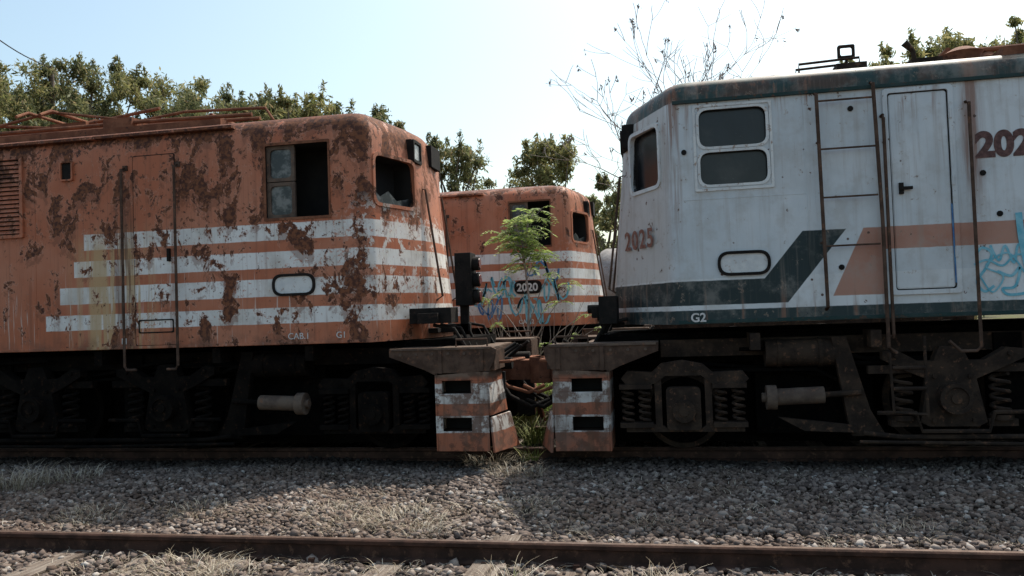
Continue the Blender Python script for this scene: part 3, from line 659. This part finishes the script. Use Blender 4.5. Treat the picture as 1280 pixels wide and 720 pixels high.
icf=np.array([(0,11,5),(0,5,1),(0,1,7),(0,7,10),(0,10,11),(1,5,9),(5,11,4),(11,10,2),(10,7,6),(7,1,8),(3,9,4),(3,4,2),(3,2,6),(3,6,8),(3,8,9),(4,9,5),(2,4,11),(6,2,10),(8,6,7),(9,8,1)])
temps=np.array([ico*(1+rng.uniform(-0.34,0.28,(12,1)))+rng.uniform(-0.14,0.14,(12,3)) for _ in range(20)])
def rotm(n):
    q=rng.normal(size=(n,4)); q/=np.linalg.norm(q,axis=1,keepdims=True); w,x,y,z=q.T
    return np.stack([1-2*(y*y+z*z),2*(x*y-z*w),2*(x*z+y*w),2*(x*y+z*w),1-2*(x*x+z*z),2*(y*z-x*w),2*(x*z-y*w),2*(y*z+x*w),1-2*(x*x+y*y)],1).reshape(n,3,3)
def stones(n,y0,y1,xa,xb,smin,smax,zmax):
    Y=np.sqrt(rng.uniform(y0*y0,y1*y1,n))
    X=rng.uniform(0,1,n)*(xb(Y)-xa(Y))+xa(Y)
    ph_=((X+30-0.2+0.31)%0.62)-0.31
    on=(np.abs(ph_)<0.12)&(Y<5.9)
    pn=np.sin(X*2.1+1.3+Y)*0.5+np.sin(X*5.7-Y*3)*0.35
    keep=~on|(rng.uniform(0,1,n)<0.14+0.6*(pn>0.12)+0.3*(Y>5.5))
    rail=(np.abs(Y-5.36)<0.06)|(np.abs(Y-3.72)<0.06)
    keep&=~rail
    X,Y=X[keep],Y[keep]; m=len(X)
    s=rng.uniform(smin,smax,m)*(0.55+0.95*rng.beta(1.6,3,m)); sc=s[:,None]*rng.uniform(0.55,1.2,(m,3))
    Z=rng.uniform(-0.004,zmax,m)+0.02*np.sin(X*1.7+Y)*np.sin(Y*2.3)+0.006
    Vv=temps[rng.integers(0,20,m)]*sc[:,None,:]
    Vv=np.einsum('nij,nkj->nki',rotm(m),Vv); Vv[:,:,2]*=0.75; Vv+=np.stack([X,Y,Z],1)[:,None,:]
    F=icf[None]+(np.arange(m)*12)[:,None,None]
    return Vv.reshape(-1,3),F.reshape(-1,3)
parts=[stones(60000,3.9,9.3,lambda y:-1.12*y-0.4,lambda y:0.55*y+0.3,0.020,0.038,0.028),
       stones(8000,9.3,13.5,lambda y:-0.45*y,lambda y:0.1*y,0.02,0.036,0.03)]
def merge(lst):
    vs=[];fs=[];o=0
    for v,f in lst: vs.append(v); fs.append(f+o); o+=len(v)
    return np.concatenate(vs),np.concatenate(fs)
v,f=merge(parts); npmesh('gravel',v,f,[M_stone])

# ------------------------------------------------------------------ grass & weeds
g=G('dry_grass',0.85,0,0.1); g.col(g.ramp(g.island(),[(0,(0.17,0.13,0.085)),(0.5,(0.36,0.295,0.215)),(1,(0.58,0.52,0.42))])); M_dry=g.mat
g=G('weed_green',0.7,0,0.2); g.col(g.ramp(g.island(),[(0,(0.06,0.08,0.02)),(0.6,(0.16,0.19,0.055)),(1,(0.35,0.32,0.14))])); M_weed=g.mat
def blades(cx,cy,R,n,h,w=0.004,flat=0.6,z0=0.0):
    a=rng.uniform(0,2*np.pi,n); rr=R*np.sqrt(rng.uniform(0,1,n))*0.5
    bx=cx+rr*np.cos(a); by=cy+rr*np.sin(a); a2=a+rng.normal(0,0.9,n); H=h*rng.uniform(0.3,1.2,n); out=H*flat*rng.uniform(0.2,1.8,n)
    K=5; t=np.linspace(0,1,K)
    px=bx[:,None]+np.cos(a2)[:,None]*out[:,None]*t**1.6; py=by[:,None]+np.sin(a2)[:,None]*out[:,None]*t**1.6
    pz=z0+H[:,None]*(t*1.0-0.45*flat*t**2.5)
    sx=-np.sin(a2)[:,None]*w*(1-0.8*t)+0*px; sy=np.cos(a2)[:,None]*w*(1-0.8*t)+0*px
    L_=np.stack([px-sx,py-sy,pz],2); R_=np.stack([px+sx,py+sy,pz],2)
    Q=np.stack([L_,R_],2).reshape(n,K*2,3)
    f=np.array([(2*i,2*i+1,2*i+3,2*i+2) for i in range(K-1)])
    F=f[None]+(np.arange(n)*K*2)[:,None,None]
    return Q.reshape(-1,3),F.reshape(-1,4)
L_=[]
for (cx,cy,R,n,h) in [(-2.2,6.3,0.7,380,0.15),(-2.6,6.1,0.5,220,0.12),(-1.9,6.0,0.4,150,0.12),(-2.9,6.5,0.6,200,0.12),(-3.3,4.95,0.6,260,0.14),(-3.0,4.8,0.6,220,0.12),(-3.9,4.9,0.6,160,0.09),(-1.0,4.85,0.35,130,0.17),(-0.1,4.85,0.45,200,0.15),(-0.4,4.75,0.4,160,0.11),
        (-6.95,7.5,0.6,320,0.30),(-7.3,7.2,0.5,260,0.26),(-6.6,7.9,0.6,200,0.2),(-1.3,6.9,0.5,160,0.12),(-0.2,6.4,0.4,80,0.08),(1.6,6.2,0.5,110,0.09),(-4.2,6.6,0.6,180,0.10),(-5.2,6.4,0.6,200,0.10),(-1.6,8.2,0.6,260,0.16),(-2.0,8.9,0.7,300,0.2),(1.2,5.9,0.5,120,0.08)]:
    L_.append(blades(cx,cy,R,n,h,0.0028,1.0,0.02))
for i in range(360):
    y=random.uniform(4.3,8.6); x=random.uniform(-1.1*y,0.5*y); L_.append(blades(x,y,0.40,random.randint(6,30),random.uniform(0.04,0.09),0.0028,1.4,0.02))
for i in range(140):
    L_.append(blades(random.uniform(-6,3),random.uniform(11.3,14.6),0.5,60,random.uniform(0.2,0.5),0.005,0.7))
v,f=merge(L_); npmesh('dry_grass',v,f,[M_dry])
L_=[]
for (cx,cy,R,n,h) in [(-2.25,11.8,0.6,400,0.75),(-1.9,12.4,0.5,300,0.8),(-2.6,12.6,0.6,300,0.9),(-1.4,12.8,0.5,200,0.9),(-2.15,9.9,0.35,200,0.45),(-1.75,10.2,0.3,160,0.40),(-1.6,9.0,0.2,70,0.25),(-1.0,4.83,0.12,40,0.13),(-0.05,4.85,0.12,36,0.12)]:
    L_.append(blades(cx,cy,R,n,h,0.006,0.5))
v,f=merge(L_); npmesh('weeds',v,f,[M_weed])

# ------------------------------------------------------------------ trees
def leafmat(name,stops,trans=0.35):
    g=G(name,0.6,0,0.25); c=g.ramp(g.island(),stops); g.col(c)
    t=g.n.new('ShaderNodeBsdfTranslucent'); g.put(t.inputs[0],c); mixn=g.n.new('ShaderNodeMixShader'); mixn.inputs[0].default_value=trans
    g.l.new(g.b.outputs[0],mixn.inputs[1]); g.l.new(t.outputs[0],mixn.inputs[2])
    out=[q for q in g.n if q.type=='OUTPUT_MATERIAL'][0]; g.l.new(mixn.outputs[0],out.inputs[0]); return g.mat
M_leafA=leafmat('foliage_olive',[(0,(0.085,0.100,0.045)),(0.5,(0.17,0.18,0.08)),(0.85,(0.25,0.24,0.11)),(1,(0.34,0.25,0.14))],0.5)
M_leafB=leafmat('foliage_yellowgreen',[(0,(0.11,0.125,0.045)),(0.5,(0.23,0.23,0.09)),(1,(0.36,0.30,0.14))],0.5)
M_leafC=leafmat('foliage_bright',[(0,(0.14,0.21,0.055)),(0.5,(0.28,0.38,0.10)),(1,(0.44,0.50,0.18))],0.45)
M_bark=grimy('bark',(0.13,0.10,0.08),(0.19,0.155,0.13),(0.08,0.06,0.05))
M_barkp=grimy('pale_bark',(0.22,0.185,0.165),(0.30,0.26,0.235),(0.14,0.11,0.10))
def leafcloud(centers,radii,per,size,aspect=0.45,droop=0.2,squash=0.75):
    n=len(centers)*per; C_=np.repeat(centers,per,0); R_=np.repeat(radii,per)
    d=rng.normal(size=(n,3)); d/=np.linalg.norm(d,axis=1,keepdims=True); rad=rng.uniform(0.05,1,n)**0.6*(1+0.4*rng.normal(size=n)*0.5)
    P=C_+d*(R_*rad)[:,None]*np.array([1,1,squash])
    a=rng.normal(size=(n,3)); a[:,2]-=droop; a/=np.linalg.norm(a,axis=1,keepdims=True)
    b=np.cross(a,rng.normal(size=(n,3))); b/=np.linalg.norm(b,axis=1,keepdims=True)
    s=size*rng.uniform(0.6,1.4,n)[:,None]; a*=s; b*=s*aspect
    Q=np.stack([P-a,P-b*0.9,P+a,P+b*0.9],1).reshape(-1,3)
    return Q,np.arange(n*4).reshape(-1,4)
def tree(name,x,y,h,cr,nblob,per,mat,size=0.13,trunk=0.22,cbot=0.35,lean=(0,0),blob=(0.45,1.0)):
    root=empty(name,(x,y,0)); mb=MB()
    top=Vector((lean[0],lean[1],h*0.62)); path=[Vector((0,0,-0.1)),Vector((0.1*lean[0],0,h*0.2)),Vector((lean[0]*0.5+0.1,lean[1]*0.5,h*0.42)),top]
    mb.tube(path,[trunk,trunk*0.8,trunk*0.6,trunk*0.35],10)
    cs=[];rs=[]
    lob=[rng.uniform(0,6.28) for _ in range(3)]
    for i in range(nblob):
        u=rng.uniform(0,1); th=rng.uniform(0,2*np.pi); zz=h*(cbot+(0.96-cbot)*u**0.75)
        k=(zz/h-cbot)/(1-cbot); lobe=1+0.20*math.sin(2*th+lob[0])+0.15*math.sin(3*th+lob[1]+5*k)
        rmax=cr*lobe*math.sqrt(max(0.08,1-(2*k-0.85)**2*0.50-0.22*k)); r=rmax*math.sqrt(rng.uniform(0.05,1))
        c=Vector((lean[0]+r*math.cos(th),lean[1]+r*math.sin(th),zz)); br=rng.uniform(*blob)*(1-0.35*k)
        c.z-=br*0.4; cs.append(c); rs.append(br)
        if i%3==0:
            s=path[1].lerp(top,rng.uniform(0.2,1.0)); m_=s.lerp(c,0.5)+Vector((rng.uniform(-.2,.2),rng.uniform(-.2,.2),0.25))
            mb.tube([s,m_,c],[trunk*0.3,trunk*0.16,0.02],6)
    v,f=leafcloud(np.array([tuple(c) for c in cs]),np.array(rs),per,size,0.32,0.8)
    # short leafy shoots breaking up the crown edge
    c2=[];r2=[]
    for i in range(int(nblob*0.8)):
        b=cs[rng.integers(0,len(cs))]; dr=Vector((b.x-lean[0],b.y-lean[1],(b.z-h*0.55)*1.1+0.6)).normalized()
        b2_=b+dr*rng.uniform(0.25,0.62)+Vector((0,0,rng.uniform(0.0,0.22)))
        if b2_.z>h: b2_.z=h*rng.uniform(0.95,1.0)
        for q in (0.35,0.6,0.8,1.0): c2.append(tuple(b.lerp(b2_,q))); r2.append(0.24-0.14*q)
    v2,f2=leafcloud(np.array(c2),np.array(r2),12,size*0.9,0.32,0.8,1.3)
    mb.obj('trunk_and_limbs',[M_bark],root)
    npmesh('foliage',np.concatenate([v,v2]),np.concatenate([f,f2+len(v)]),[mat],root)
for (x,y,h,cr,m) in [(-27,28,12.7,3.8,M_leafA),(-24,25.5,11.7,3.2,M_leafB),(-21.2,26.5,12.2,3.1,M_leafA),(-18.6,27.5,11.7,3.0,M_leafB),(-16.6,26,10.4,2.7,M_leafA),(-14.4,27.5,10.3,2.7,M_leafA),(-12.5,26,9.8,2.4,M_leafB),(-10.8,27,9.6,2.1,M_leafA)]:
    tree('tree',x,y,h,cr,120,180,m,0.10,0.25,0.28,(rng.uniform(-.4,.4),0),(0.3,0.9))
for (x,h) in [(-33,13.2),(-29.5,13.0),(-26,12.6),(-22.8,11.6),(-19.4,10.9),(-16.4,10.6),(-13.9,10.0)]:
    tree('tree',x,33,h,3.0,55,150,M_leafA,0.13,0.25,0.28,(0,0),(0.5,1.1))
tree('tree',-8.0,30,8.7,1.9,80,170,M_leafA,0.10,0.2,0.28,blob=(0.25,0.8))
tree('tree',-4.2,29,8.2,1.5,75,160,M_leafB,0.10,0.18,0.28,blob=(0.25,0.75))
tree('tree',-2.2,31,6.8,2.0,65,160,M_leafA,0.10,0.18,0.28,blob=(0.25,0.8))
tree('tree',8.1,27,10.1,2.2,95,160,M_leafB,0.10,0.2,blob=(0.25,0.8))
tree('tree',11.8,28,11.1,2.4,85,160,M_leafB,0.10,0.2,blob=(0.25,0.8))
tree('tree',6.2,26,9.3,1.6,70,150,M_leafB,0.10,0.2,blob=(0.25,0.8))
cs=[];rs=[]
for i in range(480):
    x=rng.uniform(-110,90); y=rng.uniform(55,75); h=rng.uniform(1.0,6.2); cs.append((x,y,h)); rs.append(rng.uniform(1.0,2.4))
v,f=leafcloud(np.array(cs),np.array(rs),60,0.42); npmesh('distant_trees',v,f,[M_leafA])
bt=empty('bare_tree',(-0.05,20,0)); mb=MB(); tips=[]
rng=np.random.default_rng(21)
def grow(p,d,L,r,lv):
    K=4; pts=[p.copy()]; rad=[r]; q=p.copy(); dd=d.copy()
    for i in range(K):
        dd=(dd+Vector(rng.normal(0,0.10,3))+Vector((0,0,0.05))).normalized(); q=q+dd*(L/K); pts.append(q.copy()); rad.append(r*(1-0.25*(i+1)/K))
    mb.tube(pts,rad,7 if lv<2 else 4,0)
    if lv>=6: tips.append(q); return
    nb=3 if lv<4 else 2
    for i in range(nb):
        ax=Vector(rng.normal(0,1,3)).normalized(); nd=(dd+ax*rng.uniform(0.45,0.85)).normalized()
        if nd.z<-0.1: nd.z=0.1
        grow(pts[-1],nd,L*rng.uniform(0.62,0.86),max(rad[-1]*rng.uniform(0.55,0.78),0.0075),lv+1)
    if 0<lv<5:
        ax=Vector(rng.normal(0,1,3)).normalized(); nd=(dd*0.6+ax*0.8).normalized(); grow(pts[2],nd,L*0.6,max(rad[2]*0.5,0.0075),lv+2)
grow(Vector((-0.9,0,-0.1)),Vector((0.06,0,1)),3.1,0.14,0)
P_=np.array(mb.v); T_=np.array(tips)
# fit the crown to about 5.4 m wide and 9 m tall
cx=-0.9; zmax=np.percentile(T_[:,2],99); lo,hi=np.percentile(T_[:,0],2),np.percentile(T_[:,0],98)
def fit(A):
    B=A.copy(); w=np.clip(A[:,2]/zmax,0,1); B[:,2]*=8.9/zmax
    sx=5.2/(hi-lo); mid=(lo+hi)/2
    B[:,0]=cx+(A[:,0]-cx-(mid-cx)*w)*(1+(sx-1)*w)+1.1*w; B[:,1]=A[:,1]*0.8; return B
mb.v=[tuple(p) for p in fit(P_)]; T_=fit(T_)
mb.obj('branches',[M_barkp],bt)
sel=T_[rng.choice(len(T_),min(170,len(T_)),replace=False)]; sel[:,2]-=0.08
v,f=leafcloud(sel,np.full(len(sel),0.06),6,0.05,0.35,1.5,1.8); npmesh('seed_pods',v,f,[M_barkp],bt)

sp=empty('sapling',(-2.3,13.2,0)); mb=MB()
def stem(pts,r0,r1):
    n=len(pts); mb.tube(pts,[r0+(r1-r0)*i/(n-1) for i in range(n)],6)
stem([(0,0,0),(-0.05,0,1.0),(0.02,0,1.9),(-0.05,0,2.7),(-0.08,0,3.3)],0.03,0.010)
LV=[];LF=[]
def frond(p,d,L):
    p=Vector(p);d=Vector(d).normalized(); side=d.cross(Vector((0,0,1))).normalized(); pts=[]
    n=14
    for i in range(n+1):
        t=i/n; q=p+d*L*t-Vector((0,0,1))*L*0.55*t*t; pts.append(q)
    mb.tube(pts,0.003,4)
    for i in range(2,n+1):
        for s_ in (-1,1):
            o=len(LV)
            l=L*0.24*(1-abs(i/n-0.55)*0.9); a=pts[i]; e=a+side*s_*l+d*l*0.35-Vector((0,0,l*random.uniform(0,0.6))); w=d*0.011+Vector((0,0,random.uniform(-.006,.006)))
            m_=(a+e)/2
            LV.extend([tuple(a),tuple(m_+w),tuple(e),tuple(m_-w)]); LF.append((o,o+1,o+2,o+3))
for i in range(8):
    a=i*0.9; e=(-0.08+0.38*math.cos(a),0.2*math.sin(a),2.75+0.1*i)
    stem([(-0.03,0,2.2+0.1*i),((e[0]-0.05)/2,e[1]/2,2.55+0.1*i),e],0.010,0.004)
    for k in range(16):
        th=random.uniform(0,6.28); t=random.random(); frond((-0.03+(e[0]+0.03)*t,e[1]*t,2.35+0.1*i+0.4*t),(math.cos(th),math.sin(th)*0.8,random.uniform(0.1,0.9)),random.uniform(0.25,0.5))
for (bx,bz) in ((0.55,1.9),(-0.55,1.6),(0.8,1.35),(-0.35,2.1),(0.45,2.4),(0.25,1.2),(-0.9,1.3),(1.0,1.7),(-0.7,2.0),(0.7,2.2),(1.2,1.45)):
    stem([(0,0,bz-0.9 if bz>1 else 0.3),(bx*0.5,-0.05,bz-0.35),(bx,-0.1,bz)],0.012,0.004)
    for k in range(4):
        th=random.uniform(0,6.28); frond((bx,-0.1,bz-0.1*random.random()),(math.cos(th),math.sin(th),random.uniform(-0.1,0.6)),random.uniform(0.16,0.30))
for i in range(34):
    a=random.uniform(-0.9,1.1); stem([(a*0.3,random.uniform(-.3,.3),0.2),(a*0.7,-0.1,0.9+random.random()*0.4),(a+random.uniform(-.2,.2),-0.1,1.3+random.random()*0.8)],0.007,0.003)
mb.obj('stems',[M_barkp],sp); npmesh('fronds',np.array(LV),np.array(LF),[M_leafC],sp)
# low shrub growing in the gap between the couplers
sb=empty('shrub',(-2.0,11.9,0)); mb=MB(); cs=[];rs=[]
for i in range(34):
    a=random.uniform(0,6.28); rr=random.uniform(0.05,0.65); p=(rr*math.cos(a),rr*math.sin(a)*0.6,random.uniform(0.15,1.05)); mb.tube([(0,0,0),(p[0]*0.5,p[1]*0.5,p[2]*0.6),p],[0.012,0.008,0.003],5); cs.append(p); rs.append(random.uniform(0.08,0.2))
mb.obj('stems',[M_barkp],sb); v,f=leafcloud(np.array(cs),np.array(rs),55,0.032,0.4,0.2,0.9); npmesh('leaves',v,f,[M_leafC],sb)

# ------------------------------------------------------------------ tank wagon
M_tank=grimy('tank_grey',(0.27,0.25,0.235),(0.36,0.335,0.315),(0.18,0.11,0.08))
tw=empty('tank_wagon',(-2.05,22.5,0)); mb=MB()
pr=[(0.0,0.02),(0.05,0.45),(0.14,0.75),(0.28,0.93),(0.42,1.0),(4.5,1.0),(8.5,1.0),(8.8,0.8),(8.95,0.3)]
mb.tube([(a,0,2.4) for a,b in pr],[b for a,b in pr],40,0)
mb.cyl((4.4,0,3.2),(4.4,0,3.65),0.3,20,0)
for xx in (0.9,2.6,4.4,6.2,8.0): mb.tube([(xx-0.02,0,2.4),(xx+0.02,0,2.4)],1.012,40,1)
mb.box(-0.4,9.3,-0.25,0.25,1.05,1.35,1); mb.box(-0.45,-0.3,-1.2,1.2,1.0,1.35,1); mb.box(9.2,9.35,-1.2,1.2,1.0,1.35,1)
for xx in (0.5,2.3,6.6,8.4):
    for yy in (-0.8,0.8): mb.cyl((xx,yy-0.06,0.6),(xx,yy+0.06,0.6),0.44,28,1)
    mb.cyl((xx,-0.8,0.6),(xx,0.8,0.6),0.07,10,1)
for a in (0.3,6.4):
    for yy in (-1.0,1.0): mb.box(a,a+2.2,yy-0.06,yy+0.06,0.5,0.85,1)
    mb.box(a+0.9,a+1.3,-1.0,1.0,0.6,1.06,1)
for xx in (0.9,8.0): mb.box(xx-0.15,xx+0.15,-0.8,0.8,1.3,1.75,1)
mb.obj('tank_and_frame',[M_tank,M_grime],tw)

up=empty('utility_pole',(-14.2,13.2,0)); mb=MB()
mb.tube([(0,0,-0.2),(0,0,9.2)],[0.14,0.09],12,0); mb.box(-0.8,0.8,-0.05,0.05,8.55,8.67,0)
pth=[Vector((0,0,8.72)).lerp(Vector((-8.2,12.8,11.5)),t/12)-Vector((0,0,0.25*math.sin(math.pi*t/12))) for t in range(13)]
mb.tube(pth,0.018,5,1); mb.tube([(-8.2,12.8,-0.2),(-8.2,12.8,11.55)],[0.16,0.1],12,0)
mb.obj('pole_and_wire',[M_bark,M_grimed],up)

# ------------------------------------------------------------------ light
sv=Vector((0.3,0.6,1.0)).normalized(); el=math.asin(sv.z); rot=math.atan2(sv.x,sv.y)
w=bpy.data.worlds.new('World'); scene.world=w; w.use_nodes=True; nt=w.node_tree; bgn=nt.nodes['Background']
sky=nt.nodes.new('ShaderNodeTexSky'); sky.sky_type='NISHITA'; sky.sun_disc=False; sky.sun_elevation=el; sky.sun_rotation=rot
sky.air_density=1.2; sky.dust_density=4.0; sky.ozone_density=1.0; sky.altitude=300
tint=nt.nodes.new('ShaderNodeMix'); tint.data_type='RGBA'; tint.blend_type='MULTIPLY'; tint.inputs[0].default_value=1.0
tint.inputs[7].default_value=(1.42,1.48,1.34,1)
nt.links.new(sky.outputs[0],tint.inputs[6]); nt.links.new(tint.outputs[2],bgn.inputs[0]); bgn.inputs[1].default_value=0.15
sl=bpy.data.lights.new('sun','SUN'); sl.energy=5.0; sl.angle=D2R(0.5); sl.color=(1.0,0.95,0.87)
so=bpy.data.objects.new('sun',sl); scene.collection.objects.link(so); so.rotation_euler=(-sv).to_track_quat('-Z','Y').to_euler(); so.location=(5,10,30)
cd=bpy.data.cameras.new('camera'); cd.sensor_width=36; cd.lens=28.125; cd.clip_end=2000; co=bpy.data.objects.new('camera',cd); scene.collection.objects.link(co)
Mx=(Matrix.Rotation(D2R(11),4,'Z')@Matrix.Rotation(D2R(91.72),4,'X')@Matrix.Rotation(D2R(-2),4,'Z')); Mx.translation=Vector((0,0,1.72)); co.matrix_world=Mx
scene.camera=co
vs_=scene.view_settings; vs_.view_transform='Standard'; vs_.look='None'; vs_.exposure=0; vs_.gamma=1
